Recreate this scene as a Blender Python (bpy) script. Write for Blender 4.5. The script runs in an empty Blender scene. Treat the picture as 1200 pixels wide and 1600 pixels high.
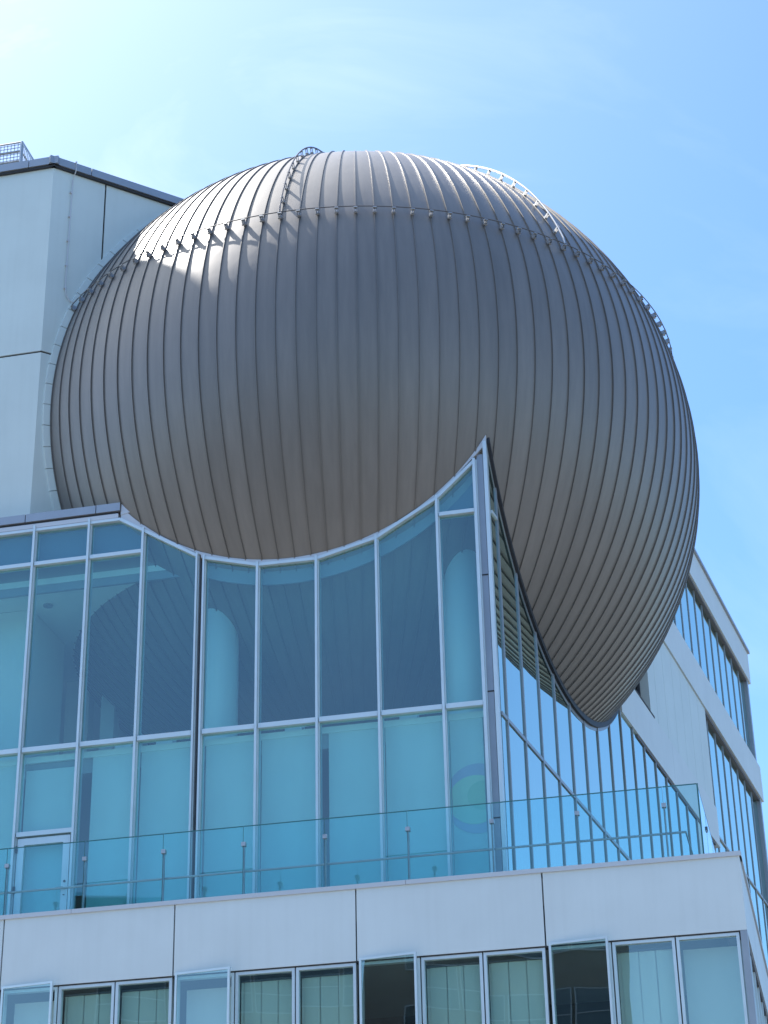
import bpy, math, random
from mathutils import Vector, Matrix
random.seed(7)
D = math.pi / 180
sc = bpy.context.scene
col = sc.collection

# ------------------------------------------------------------------ camera
PITCH, ROLL, FPX = 27.478 * D, -1.288 * D, 3141.6
cam = bpy.data.cameras.new('camera'); camo = bpy.data.objects.new('camera', cam); col.objects.link(camo)
fw = Vector((0, math.cos(PITCH), math.sin(PITCH))); up0 = Vector((0, -math.sin(PITCH), math.cos(PITCH))); rt0 = Vector((1, 0, 0))
c_, s_ = math.cos(ROLL), math.sin(ROLL)
rt = rt0 * c_ + up0 * s_; up = up0 * c_ - rt0 * s_
camo.matrix_world = Matrix(((rt.x, up.x, -fw.x, 0), (rt.y, up.y, -fw.y, 0), (rt.z, up.z, -fw.z, 1.6), (0, 0, 0, 1)))
cam.sensor_fit = 'VERTICAL'; cam.sensor_height = 32.0; cam.lens = FPX / 1600 * 32.0
cam.clip_start = .1; cam.clip_end = 5000
sc.camera = camo

# ------------------------------------------------------------------ sky, sun, exposure
SUN_AZ, SUN_EL = -62.5 * D, 56.8 * D          # azimuth clockwise from +Y
sdir = Vector((math.sin(SUN_AZ) * math.cos(SUN_EL), math.cos(SUN_AZ) * math.cos(SUN_EL), math.sin(SUN_EL)))
w = bpy.data.worlds.new('World'); sc.world = w; w.use_nodes = True
N = w.node_tree.nodes; L = w.node_tree.links; N.clear()
out = N.new('ShaderNodeOutputWorld'); bg = N.new('ShaderNodeBackground')
sky = N.new('ShaderNodeTexSky'); sky.sky_type = 'NISHITA'; sky.sun_disc = False
sky.sun_elevation = SUN_EL; sky.sun_rotation = SUN_AZ
sky.altitude = 50; sky.air_density = 1.15; sky.dust_density = 0.6; sky.ozone_density = 2.2
SKY_STRENGTH = 0.12
bg.inputs['Strength'].default_value = SKY_STRENGTH
# thin cirrus veil, thicker towards the sun
tc = N.new('ShaderNodeTexCoord')
def vmath(op, a, b=None):
    n = N.new('ShaderNodeVectorMath'); n.operation = op; L.new(a, n.inputs[0])
    if b is not None:
        if isinstance(b, tuple): n.inputs[1].default_value = b
        else: L.new(b, n.inputs[1])
    return n
def wm(op, a, b=None, cl=False):
    n = N.new('ShaderNodeMath'); n.operation = op; n.use_clamp = cl
    for i, v in enumerate((a, b)):
        if v is None: continue
        if isinstance(v, (int, float)): n.inputs[i].default_value = v
        else: L.new(v, n.inputs[i])
    return n.outputs[0]
nd = vmath('NORMALIZE', tc.outputs['Generated']).outputs[0]
dt = vmath('DOT_PRODUCT', nd, tuple(sdir)).outputs['Value']
mp = N.new('ShaderNodeMapping'); L.new(nd, mp.inputs['Vector']); mp.inputs['Rotation'].default_value = (.3, .5, .6); mp.inputs['Scale'].default_value = (1.5, 4.2, 2.2)
nz = N.new('ShaderNodeTexNoise'); L.new(mp.outputs[0], nz.inputs['Vector']); nz.inputs['Scale'].default_value = 2.6; nz.inputs['Detail'].default_value = 9; nz.inputs['Roughness'].default_value = .58; nz.inputs['Distortion'].default_value = .6
nz2 = N.new('ShaderNodeTexNoise'); L.new(nd, nz2.inputs['Vector']); nz2.inputs['Scale'].default_value = 1.7; nz2.inputs['Detail'].default_value = 3
cl = wm('SUBTRACT', nz.outputs['Fac'], .50); cl = wm('MULTIPLY', cl, 4.5, True)
cl = wm('MULTIPLY', cl, wm('MULTIPLY', wm('SUBTRACT', nz2.outputs['Fac'], .38), 3.0, True))
glow = wm('POWER', wm('MAXIMUM', dt, 0.0), 8.0)
veil = wm('ADD', wm('MULTIPLY', cl, .07), wm('MULTIPLY', glow, 1.35), True)
veil = wm('ADD', veil, wm('MULTIPLY', wm('MULTIPLY', cl, glow), 1.5), True)
tint = N.new('ShaderNodeMix'); tint.data_type = 'RGBA'; tint.blend_type = 'MULTIPLY'; tint.inputs['Factor'].default_value = 1
L.new(sky.outputs[0], tint.inputs[6]); tint.inputs[7].default_value = (.79, 1.05, 1.30, 1)
mx = N.new('ShaderNodeMix'); mx.data_type = 'RGBA'; L.new(veil, mx.inputs['Factor']); L.new(tint.outputs[2], mx.inputs[6]); mx.inputs[7].default_value = (9.8, 10.2, 10.6, 1)
L.new(mx.outputs[2], bg.inputs['Color']); L.new(bg.outputs[0], out.inputs['Surface'])
sl = bpy.data.lights.new('sun', 'SUN'); sl.energy = 5.0; sl.angle = .5 * D; sl.color = (1, .95, .88)
so = bpy.data.objects.new('sun', sl); col.objects.link(so); so.rotation_euler = sdir.to_track_quat('Z', 'Y').to_euler(); so.location = (0, 0, 80)
sc.view_settings.view_transform = 'Standard'; sc.view_settings.look = 'None'; sc.view_settings.gamma = 1
sc.view_settings.use_curve_mapping = False; sc.view_settings.exposure = 0.9
sc.render.engine = 'CYCLES'
sc.cycles.max_bounces = 10; sc.cycles.transparent_max_bounces = 24; sc.cycles.glossy_bounces = 5

# ------------------------------------------------------------------ materials
def mat(name, base, rough=.5, metal=0., noise=None, bump=None, spec=.5, scale_vec=(1, 1, 1)):
    """noise=(scale, amount)  bump=(scale, strength, distance)"""
    m = bpy.data.materials.new(name); m.use_nodes = True; nt = m.node_tree
    b = nt.nodes['Principled BSDF']; b.inputs['Base Color'].default_value = (*base, 1)
    b.inputs['Roughness'].default_value = rough; b.inputs['Metallic'].default_value = metal
    b.inputs['Specular IOR Level'].default_value = spec
    tcn = nt.nodes.new('ShaderNodeTexCoord'); mpn = nt.nodes.new('ShaderNodeMapping'); mpn.inputs['Scale'].default_value = scale_vec
    nt.links.new(tcn.outputs['Object'], mpn.inputs['Vector'])
    if noise:
        n = nt.nodes.new('ShaderNodeTexNoise'); n.inputs['Scale'].default_value = noise[0]; n.inputs['Detail'].default_value = 6
        nt.links.new(mpn.outputs[0], n.inputs['Vector'])
        r = nt.nodes.new('ShaderNodeValToRGB'); a = noise[1]
        r.color_ramp.elements[0].position = .3; r.color_ramp.elements[1].position = .7
        r.color_ramp.elements[0].color = (*[c * (1 - a) for c in base], 1); r.color_ramp.elements[1].color = (*[min(1, c * (1 + a)) for c in base], 1)
        nt.links.new(n.outputs['Fac'], r.inputs[0]); nt.links.new(r.outputs[0], b.inputs['Base Color'])
    if bump:
        n2 = nt.nodes.new('ShaderNodeTexNoise'); n2.inputs['Scale'].default_value = bump[0]; n2.inputs['Detail'].default_value = 3
        nt.links.new(mpn.outputs[0], n2.inputs['Vector'])
        bp = nt.nodes.new('ShaderNodeBump'); bp.inputs['Strength'].default_value = bump[1]; bp.inputs['Distance'].default_value = bump[2]
        nt.links.new(n2.outputs['Fac'], bp.inputs['Height']); nt.links.new(bp.outputs[0], b.inputs['Normal'])
    return m

def glass(name, trans, f0, refl=(1, 1, 1), wave=0.0, wscale=1.2, rough=0.0):
    m = bpy.data.materials.new(name); m.use_nodes = True; nt = m.node_tree; nn = nt.nodes; ll = nt.links; nn.clear()
    o = nn.new('ShaderNodeOutputMaterial'); mixs = nn.new('ShaderNodeMixShader')
    t = nn.new('ShaderNodeBsdfTransparent'); t.inputs[0].default_value = (*trans, 1)
    g = nn.new('ShaderNodeBsdfGlossy'); g.inputs['Color'].default_value = (*refl, 1); g.inputs['Roughness'].default_value = rough
    lw = nn.new('ShaderNodeLayerWeight'); lw.inputs['Blend'].default_value = .5
    def mth(op, a, b):
        n = nn.new('ShaderNodeMath'); n.operation = op
        for i, v in enumerate((a, b)):
            if isinstance(v, (int, float)): n.inputs[i].default_value = v
            else: ll.new(v, n.inputs[i])
        return n.outputs[0]
    f = mth('POWER', lw.outputs['Facing'], 4.0)
    f = mth('ADD', mth('MULTIPLY', f, 1 - f0), f0)
    geo = nn.new('ShaderNodeNewGeometry')
    f = mth('MULTIPLY', f, mth('SUBTRACT', 1.0, geo.outputs['Backfacing']))
    ll.new(f, mixs.inputs[0]); ll.new(t.outputs[0], mixs.inputs[1]); ll.new(g.outputs[0], mixs.inputs[2]); ll.new(mixs.outputs[0], o.inputs[0])
    oi = nn.new('ShaderNodeObjectInfo'); wn = nn.new('ShaderNodeTexWhiteNoise'); wn.noise_dimensions = '1D'; ll.new(oi.outputs['Random'], wn.inputs['W'])
    s1 = nn.new('ShaderNodeVectorMath'); s1.operation = 'SUBTRACT'; ll.new(wn.outputs['Color'], s1.inputs[0]); s1.inputs[1].default_value = (.5, .5, .5)
    s2 = nn.new('ShaderNodeVectorMath'); s2.operation = 'SCALE'; ll.new(s1.outputs[0], s2.inputs[0]); s2.inputs['Scale'].default_value = .018
    s3 = nn.new('ShaderNodeVectorMath'); ll.new(geo.outputs['Normal'], s3.inputs[0]); ll.new(s2.outputs[0], s3.inputs[1])
    s4 = nn.new('ShaderNodeVectorMath'); s4.operation = 'NORMALIZE'; ll.new(s3.outputs[0], s4.inputs[0]); ll.new(s4.outputs[0], g.inputs['Normal'])
    if wave:
        tcn = nn.new('ShaderNodeTexCoord'); n2 = nn.new('ShaderNodeTexNoise'); n2.inputs['Scale'].default_value = wscale; n2.inputs['Detail'].default_value = 1
        ll.new(tcn.outputs['Object'], n2.inputs['Vector'])
        bp = nn.new('ShaderNodeBump'); bp.inputs['Strength'].default_value = 1; bp.inputs['Distance'].default_value = wave
        ll.new(n2.outputs['Fac'], bp.inputs['Height']); ll.new(s4.outputs[0], bp.inputs['Normal']); ll.new(bp.outputs[0], g.inputs['Normal'])
    return m

def wall_mat(name, base, rough=.55):
    """painted metal / fibre cement panel: faint mottling plus vertical rain streaks"""
    m = mat(name, base, rough, 0, noise=(1.1, .035), bump=(60, .12, .002))
    nt = m.node_tree; b = nt.nodes['Principled BSDF']
    src = b.inputs['Base Color'].links[0].from_socket
    tcn = nt.nodes.new('ShaderNodeTexCoord'); mpn = nt.nodes.new('ShaderNodeMapping'); mpn.inputs['Scale'].default_value = (5, 5, .25)
    n = nt.nodes.new('ShaderNodeTexNoise'); n.inputs['Scale'].default_value = 2; n.inputs['Detail'].default_value = 5
    nt.links.new(tcn.outputs['Object'], mpn.inputs[0]); nt.links.new(mpn.outputs[0], n.inputs['Vector'])
    r = nt.nodes.new('ShaderNodeValToRGB'); r.color_ramp.elements[0].position = .25; r.color_ramp.elements[1].position = .55
    r.color_ramp.elements[0].color = (.9, .9, .89, 1); r.color_ramp.elements[1].color = (1, 1, 1, 1)
    nt.links.new(n.outputs['Fac'], r.inputs[0])
    x = nt.nodes.new('ShaderNodeMix'); x.data_type = 'RGBA'; x.blend_type = 'MULTIPLY'; x.inputs['Factor'].default_value = .28
    nt.links.new(src, x.inputs[6]); nt.links.new(r.outputs[0], x.inputs[7]); nt.links.new(x.outputs[2], b.inputs['Base Color'])
    return m

M = {}
def dome_mat(name, base, rough, metal, coat):
    m = bpy.data.materials.new(name); m.use_nodes = True; nt = m.node_tree; nn = nt.nodes; ll = nt.links
    b = nn['Principled BSDF']; b.inputs['Metallic'].default_value = metal; b.inputs['Roughness'].default_value = rough
    b.inputs['Coat Weight'].default_value = coat; b.inputs['Coat Roughness'].default_value = .37; b.inputs['Coat IOR'].default_value = 1.5
    tcn = nn.new('ShaderNodeTexCoord'); oi = nn.new('ShaderNodeObjectInfo')
    sc_ = nn.new('ShaderNodeVectorMath'); sc_.operation = 'SCALE'; sc_.inputs[0].default_value = (1, 1, 1); sh = nn.new('ShaderNodeMath'); sh.operation = 'MULTIPLY'; sh.inputs[1].default_value = 60
    ll.new(oi.outputs['Random'], sh.inputs[0]); ll.new(sh.outputs[0], sc_.inputs['Scale'])
    ad = nn.new('ShaderNodeVectorMath'); ll.new(tcn.outputs['Object'], ad.inputs[0]); ll.new(sc_.outputs[0], ad.inputs[1])
    mpn = nn.new('ShaderNodeMapping'); mpn.inputs['Scale'].default_value = (5, 1.2, .5); ll.new(ad.outputs[0], mpn.inputs[0])
    n = nn.new('ShaderNodeTexNoise'); n.inputs['Scale'].default_value = 1.6; n.inputs['Detail'].default_value = 7; n.inputs['Roughness'].default_value = .6; ll.new(mpn.outputs[0], n.inputs['Vector'])
    # tone per sheet + dirt streaks running down the gore
    tn = nn.new('ShaderNodeMapRange'); tn.inputs['To Min'].default_value = .93; tn.inputs['To Max'].default_value = 1.07; ll.new(oi.outputs['Random'], tn.inputs['Value'])
    st = nn.new('ShaderNodeMapRange'); st.inputs['From Min'].default_value = .3; st.inputs['From Max'].default_value = .7; st.inputs['To Min'].default_value = .88; st.inputs['To Max'].default_value = 1.09; ll.new(n.outputs['Fac'], st.inputs['Value'])
    mu = nn.new('ShaderNodeMath'); mu.operation = 'MULTIPLY'; ll.new(tn.outputs[0], mu.inputs[0]); ll.new(st.outputs[0], mu.inputs[1])
    cs = nn.new('ShaderNodeVectorMath'); cs.operation = 'SCALE'; cs.inputs[0].default_value = base; ll.new(mu.outputs[0], cs.inputs['Scale']); ll.new(cs.outputs[0], b.inputs['Base Color'])
    n2 = nn.new('ShaderNodeTexNoise'); n2.inputs['Scale'].default_value = 1.5; n2.inputs['Detail'].default_value = 2; ll.new(ad.outputs[0], n2.inputs['Vector'])
    bp = nn.new('ShaderNodeBump'); bp.inputs['Strength'].default_value = .45; bp.inputs['Distance'].default_value = .02; ll.new(n2.outputs['Fac'], bp.inputs['Height']); ll.new(bp.outputs[0], b.inputs['Normal'])
    return m
M['dome'] = dome_mat('dome_sheet_metal', (.172, .153, .138), .53, .18, .7)
M['seam'] = dome_mat('dome_seam_metal', (.155, .138, .122), .48, .25, .7)
M['steel'] = mat('galvanised_steel', (.42, .43, .44), .4, .7, noise=(8, .15))
M['darksteel'] = mat('dark_bracket_steel', (.12, .12, .13), .45, .6)
M['alu'] = mat('anodised_aluminium', (.60, .67, .69), .38, .35, noise=(3, .04))
M['mull'] = mat('side_mullion_metal', (.30, .32, .34), .4, .4)
M['joint'] = mat('dark_joint_sealant', (.035, .038, .045), .8)
M['gasket'] = mat('black_gasket', (.02, .02, .025), .6)
M['white'] = wall_mat('white_wall_panel', (.59, .66, .64))
M['band'] = wall_mat('pale_fascia_panel', (.61, .66, .66))
M['coping'] = mat('grey_metal_coping', (.34, .36, .39), .42, .5, noise=(2, .06))
M['ledge'] = mat('pale_ledge_metal', (.55, .55, .56), .45, .3)
M['soffit'] = mat('dark_soffit', (.12, .12, .13), .7)
M['roof'] = mat('roof_membrane', (.28, .28, .28), .85, noise=(3, .15))
M['int_white'] = mat('interior_plaster', (.78, .78, .75), .8)
M['int_grey'] = mat('interior_grey', (.30, .32, .34), .8)
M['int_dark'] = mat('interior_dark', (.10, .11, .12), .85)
M['column'] = mat('column_paint', (.80, .80, .76), .5)
M['blind'] = mat('roller_blind_fabric', (.66, .68, .66), .9, bump=(90, .2, .002), noise=(2.5, .04), scale_vec=(1, 1, .3))
M['louvre'] = mat('vertical_blind_fabric', (.60, .64, .60), .85, noise=(1.5, .05), scale_vec=(1, 1, .3))
M['purple'] = mat('purple_print', (.54, .46, .60), .8)
M['green'] = mat('light_green_print', (.56, .69, .50), .8)
M['green2'] = mat('mid_green_print', (.42, .62, .42), .8)
M['glass'] = glass('tinted_glass_front', (.72, .92, .92), .17, (.84, 1, .97), wave=.0015, wscale=.7)
M['glass2'] = glass('reflective_glass_side', (.36, .56, .58), .60, (.78, .95, .90), wave=.002, wscale=.8)
M['glass3'] = glass('window_glass_lower', (.84, .94, .92), .20, (.88, .98, .94), wave=.003, wscale=.7)
M['spandrel'] = mat('blue_spandrel_back', (.16, .20, .26), .6)
M['rail_glass'] = glass('railing_glass', (.80, .955, .965), .07, (.9, 1, 1))
M['glass_edge'] = mat('green_glass_edge', (.05, .16, .16), .25)
M['brick'] = mat('dark_brown_cladding', (.10, .085, .075), .6, noise=(2, .15))
M['officeglass'] = mat('dark_office_glass', (.015, .025, .04), .08, 0, spec=.9)
M['asphalt'] = mat('asphalt', (.06, .058, .055), .9, noise=(4, .2), bump=(40, .4, .01))
M['paving'] = mat('paving_stone', (.25, .245, .235), .85, noise=(2, .12))
M['earth'] = mat('town_ground', (.14, .14, .13), .95, noise=(.02, .3))
M['paint'] = mat('road_paint', (.8, .8, .78), .7)
M['kerb'] = mat('concrete_kerb', (.4, .39, .37), .85, noise=(3, .1))

# ------------------------------------------------------------------ mesh helpers
class MB:
    def __init__(s): s.v = []; s.f = []; s.mi = []
    def add(s, vs, fs, mi=0):
        o = len(s.v); s.v += [Vector(x) for x in vs]; s.f += [[o + i for i in f] for f in fs]; s.mi += [mi] * len(fs); return s
    def hexa(s, p, mi=0):      # p: 8 points, bottom 4 then top 4, same winding
        return s.add(p, [(0, 3, 2, 1), (4, 5, 6, 7), (0, 1, 5, 4), (1, 2, 6, 5), (2, 3, 7, 6), (3, 0, 4, 7)], mi)
    def prism(s, a, b, mi=0):  # two matching outlines
        n = len(a); fs = [tuple(range(n))[::-1], tuple(range(n, 2 * n))] + [(i, (i + 1) % n, n + (i + 1) % n, n + i) for i in range(n)]
        return s.add(list(a) + list(b), fs, mi)
    def tube(s, pts, r, n=6, mi=0):
        pts = [Vector(p) for p in pts]; rings = []
        for i, p in enumerate(pts):
            t = (pts[min(i + 1, len(pts) - 1)] - pts[max(i - 1, 0)]).normalized()
            a = t.cross(Vector((0, 0, 1)));
            if a.length < .05: a = t.cross(Vector((1, 0, 0)))
            a.normalize(); b = t.cross(a)
            rings.append([p + (a * math.cos(2 * math.pi * k / n) + b * math.sin(2 * math.pi * k / n)) * r for k in range(n)])
        vs = [q for rg in rings for q in rg]; fs = []
        for i in range(len(pts) - 1):
            for k in range(n): fs.append((i * n + k, i * n + (k + 1) % n, (i + 1) * n + (k + 1) % n, (i + 1) * n + k))
        fs.append(tuple(range(n))[::-1]); fs.append(tuple((len(pts) - 1) * n + k for k in range(n)))
        return s.add(vs, fs, mi)

class Frame:
    """vertical facade plane: u along it, z up, d outwards"""
    def __init__(s, org, az, outsign):
        s.o = Vector((org[0], org[1], 0)); s.e = Vector((math.sin(az), math.cos(az), 0)); s.n = Vector((math.cos(az), -math.sin(az), 0)) * outsign
    def P(s, u, z, d=0.): return s.o + s.e * u + s.n * d + Vector((0, 0, z))
def box(mb, fr, u0, u1, z0, z1, d0, d1, mi=0):
    P = fr.P
    return mb.hexa([P(u0, z0, d0), P(u1, z0, d0), P(u1, z0, d1), P(u0, z0, d1), P(u0, z1, d0), P(u1, z1, d0), P(u1, z1, d1), P(u0, z1, d1)], mi)
def poly(mb, fr, uz, d0, d1, mi=0): return mb.prism([fr.P(u, z, d0) for u, z in uz], [fr.P(u, z, d1) for u, z in uz], mi)
def bar(mb, fr, a, b, wd, d0, d1, mi=0):
    """straight bar in the facade plane between (u,z) a and b, width wd (a..b is its centre line)"""
    du, dz = b[0] - a[0], b[1] - a[1]; l = math.hypot(du, dz); nu, nz_ = -dz / l * wd / 2, du / l * wd / 2
    return poly(mb, fr, [(a[0] - nu, a[1] - nz_), (b[0] - nu, b[1] - nz_), (b[0] + nu, b[1] + nz_), (a[0] + nu, a[1] + nz_)], d0, d1, mi)

def thing(name, label, cat, base=(0, 0, 0), group=None):
    o = bpy.data.objects.new(name, None); col.objects.link(o); o.location = base; o.empty_display_size = .5
    o['label'] = label; o['category'] = cat
    if group: o['group'] = group
    return o
def base_of(o):
    b = Vector((0, 0, 0))
    while o is not None: b = b + Vector(o.location); o = o.parent
    return b
def obj(name, mb, m, parent=None, smooth=False, at=None, label=None):
    me = bpy.data.meshes.new(name); b = base_of(parent) if parent else Vector((0, 0, 0))
    loc = Vector(at) - b if at is not None else Vector((0, 0, 0))
    me.from_pydata([tuple(v - b - loc) for v in mb.v], [], mb.f)
    for x in (m if isinstance(m, (list, tuple)) else [m]): me.materials.append(x)
    for p, i in zip(me.polygons, mb.mi): p.material_index = i; p.use_smooth = smooth
    me.update()
    # consistent outward normals
    import bmesh
    bm = bmesh.new(); bm.from_mesh(me); bmesh.ops.recalc_face_normals(bm, faces=bm.faces); bm.to_mesh(me); bm.free()
    o = bpy.data.objects.new(name, me); col.objects.link(o); o.location = loc
    if parent: o.parent = parent
    if label: o['label'] = label
    return o
def struct(name, mb, m):
    o = obj(name, mb, m); o['kind'] = 'structure'; return o
def rect(fr, u0, u1, z0, z1, d0, d1): return box(MB(), fr, u0, u1, z0, z1, d0, d1)

# ------------------------------------------------------------------ layout (metres)
R = 7.0; C = Vector((-.475, 37.222, 21.495))
A1, A2, A3, AW = -77.703 * D, 19.718 * D, 12.297 * D, 58 * D
COR = (1.8385, 31.022)
F1 = Frame(COR, A1, -1)            # front glass, u runs left
F2 = Frame(COR, A2, 1)             # right facade, u runs back
n1 = Vector((math.cos(A1), -math.sin(A1), 0))
O1, O3 = 30.702, 29.624
T0 = Vector(COR).to_3d() - n1 * (O1 - O3 + .14)        # terrace ledge face
FT = Frame(T0, A1, -1)
def f_cut(fr):
    us = (C - fr.o).dot(fr.e); ds = (C - fr.o).dot(fr.n); rc = math.sqrt(R * R - ds * ds); return us, rc
US1, RC1 = f_cut(F1); US2, RC2 = f_cut(F2)
def zc1(u, r=RC1): x = max(0, r * r - (u - US1) ** 2); return C.z - math.sqrt(x)
def zc2(u, r=RC2): x = max(0, r * r - (u - US2) ** 2); return C.z - math.sqrt(x)

# ------------------------------------------------------------------ ground
g = MB(); g.add([(-2500, -2500, 0), (2500, -2500, 0), (2500, 2500, 0), (-2500, 2500, 0)], [(0, 1, 2, 3)]); struct('ground', g, M['earth'])
g = MB(); box(g, FT, -60, 80, -.1, .12, .02, 22); struct('pavement', g, M['paving'])
g = MB(); box(g, FT, -60, 80, -.1, .125, 22.0, 22.2); struct('kerb', g, M['kerb'])
g = MB(); box(g, FT, -80, 100, -.1, .03, 22.2, 31); struct('road', g, M['asphalt'])
g = MB()
for k in range(-12, 16): box(g, FT, k * 6, k * 6 + 3, .028, .034, 26.5, 26.65)
struct('road_marking', g, M['paint'])

# ------------------------------------------------------------------ planetarium dome
dome = thing('planetarium_dome', 'huge brown-grey metal sphere with vertical standing seams bulging out over the glass corner', 'dome', C)
STEP = 360 / 118; LON0 = .63
def sph(lon, lat, r=R):
    lo, la = lon * D, lat * D; return C + Vector((math.sin(lo) * math.cos(la), -math.cos(lo) * math.cos(la), math.sin(la))) * r
lats = [-89.5 + 179 * i / 120 for i in range(121)]
pm = MB(); hw = STEP / 2
vs = []; fs = []
for i, la in enumerate(lats):
    for k in (-1, 0, 1):
        rr_ = R + (0.004 if k == 0 else 0)
        vs.append(sph(k * hw, la, rr_))
n_ = len(lats)
for i in range(n_ - 1):
    for k in (0, 1): fs.append((i * 3 + k, i * 3 + k + 1, i * 3 + k + 4, i * 3 + k + 3))
pm.add(vs, fs)
p0 = obj('panel', pm, M['dome'], dome, smooth=True)
sm = MB(); vs = []; fs = []
lat_s = [-88 + 176 * i / 110 for i in range(111)]
SW, SH = .008, .027
for la in lat_s:
    b0 = sph(0, la, R - .01); t0 = sph(0, la, R + SH)
    x = Vector((1, 0, 0)) * SW
    vs += [b0 - x, t0 - x, t0 + x, b0 + x]
for i in range(len(lat_s) - 1):
    for k in range(3): fs.append((i * 4 + k, i * 4 + k + 1, i * 4 + k + 5, i * 4 + k + 4))
sm.add(vs, fs)
s0 = obj('seam', sm, M['seam'], dome, smooth=False)
for k in range(118):
    a = (LON0 + STEP * k) * D
    if k == 0: s, p = s0, p0
    else: s, p = s0.copy(), p0.copy(); col.objects.link(s); col.objects.link(p)
    s.rotation_euler.z = a; p.rotation_euler.z = a + hw * D
# horizontal guard rail with a bracket on every seam
RLAT = 19.3
gr = MB(); gr.tube([sph(LON0 + STEP * k, RLAT + .35, R + .125) for k in range(119)], .011, 6)
ring = obj('guard_rail', gr, M['darksteel'], dome)
def bracket_mesh():
    b = MB()
    la = RLAT * D; nrm = Vector((0, -math.cos(la), math.sin(la))); tan = Vector((0, math.sin(la), math.cos(la))); x = Vector((1, 0, 0))
    def bx(cx, x0, x1, t0, t1, n0, n1_):
        o = sph(0, RLAT) + x * cx
        b.hexa([o + x * a_ + tan * t_ + nrm * q for (q, a_, t_) in ((n0, x0, t0), (n0, x1, t0), (n0, x1, t1), (n0, x0, t1), (n1_, x0, t0), (n1_, x1, t0), (n1_, x1, t1), (n1_, x0, t1))])
    bx(0, -.032, .032, -.038, .038, .02, .05)
    bx(0, -.022, -.014, -.055, .04, .03, .11); bx(0, .014, .022, -.055, .04, .03, .11)
    bx(0, -.035, .035, .0, .025, .09, .135)
    bx(0, -.034, .034, -.068, -.056, .04, .075)
    return b
br0 = obj('bracket', bracket_mesh(), M['steel'], ring)
for k in range(118):
    b = br0 if k == 0 else br0.copy()
    if k: col.objects.link(b)
    b.rotation_euler.z = (LON0 + STEP * k) * D
# two ridge rails following a seam up over the crown
for kk, label in ((-4, 'left rail climbing the dome from the horizontal guard rail'), (12, 'right rail curving up over the crown of the dome, its paler steel standing in for sunlight')):
    lon = LON0 + STEP * kk; t = MB()
    t.tube([sph(lon, RLAT + .35 + i * 1.2, R + .15 if 0 < i < 48 else R + .125) for i in range(49)], .016 if kk < 0 else .022, 6)
    rr = obj('ridge_rail', t, M['steel'] if kk > 0 else M['darksteel'], dome, label=label)  # sunlit look put into the colour: pale steel on the right, dark on the left
    la0 = RLAT
    for i in range(14):
        b = MB(); lat = RLAT + 4.3 * (i + 1); o = sph(lon, lat); nr = (o - C).normalized(); x = Vector((math.cos(lon * D), math.sin(lon * D), 0)); tn = nr.cross(x)
        for (x0, x1, t0, t1, q0, q1) in ((-.03, .03, -.032, .032, .02, .05), (-.02, -.013, -.03, .03, .03, .13), (.013, .02, -.03, .03, .03, .13), (-.026, .026, -.012, .012, .12, .155)):
            b.hexa([o + x * a_ + tn * t_ + nr * q for (q, a_, t_) in ((q0, x0, t0), (q0, x1, t0), (q0, x1, t1), (q0, x0, t1), (q1, x0, t0), (q1, x1, t0), (q1, x1, t1), (q1, x0, t1))])
        obj('bracket', b, M['steel'], rr)

# ------------------------------------------------------------------ white block on the left
A = Vector((-6.635, 33.373, 0)); eW = Vector((math.sin(AW), math.cos(AW), 0)); e1 = F1.e
FL = Frame(A, A1, -1); FW = Frame(A, AW, 1)
ZR = 27.13
blk = thing('white_block', 'tall blank white-panelled block with grey coping, left of the metal sphere', 'building', (A.x - 8, A.y + 8, 0))
Bp = A + eW * 13.7
outl = [A, Bp, Bp + Vector((1, 12, 0)), A + e1 * 26 + Vector((2, 22, 0)), A + e1 * 26]
# facade panels with recessed joints; wall core sits 3 cm behind
core = MB(); ins = [A + (-FL.n - FW.n) * .04, Bp - FW.n * .05, outl[2], outl[3], outl[4] - FL.n * .05]
core.prism([Vector((p.x, p.y, 18.3)) for p in ins], [Vector((p.x, p.y, ZR - .1)) for p in ins]); obj('wall_core', core, M['joint'], blk)
G = .022
def panel(fr, u0, u1, z0, z1, par, m, cut0=0, cut1=0, th=.035, lab=None):
    return obj('wall_panel', rect(fr, u0, u1, z0, z1, -th, 0), m, par, label=lab)
ZJ = 22.67
for (za, zb) in ((18.3, ZJ - G), (ZJ + G, ZR - .02)):
    us = [0.0, 8.4, 16.8, 26]
    for a_, b_ in zip(us[:-1], us[1:]): panel(FL, a_ + (G if a_ else 0), b_ - G, za, zb, blk, M['white'])
UJ = 1.17
for (za, zb) in ((18.3, ZJ - G), (ZJ + G, ZR - .02)):
    for a_, b_ in ((.0, UJ - .018), (UJ + .018, 7.0), (7.04, 13.7)): panel(FW, a_, b_, za, zb, blk, M['white'])
# coping in lengths, with the dark shadow gap under it
for fr, cuts in ((FL, [-.12, .52, 3.5, 7.2, 10.2, 13.2, 16.2, 19.2, 26]), (FW, [-.12, .80, 3.9, 6.9, 9.9, 13.7])):
    for a_, b_ in zip(cuts[:-1], cuts[1:]):
        obj('coping', rect(fr, a_ + (.008 if a_ > 0 else .0), b_ - .008, ZR + .03, ZR + .21, -.5 if fr is FL else -.46, .09), M['coping'], blk)
    obj('shadow_gap', rect(fr, -.05 if fr is FL else -.04, cuts[-1], ZR - .02, ZR + .03, -.4 if fr is FL else -.38, .06), M['joint'], blk)
rf = MB(); rf.prism([Vector((p.x, p.y, ZR - .1)) for p in ins], [Vector((p.x, p.y, ZR + .05)) for p in ins]); obj('roof', rf, M['roof'], blk)
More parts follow.
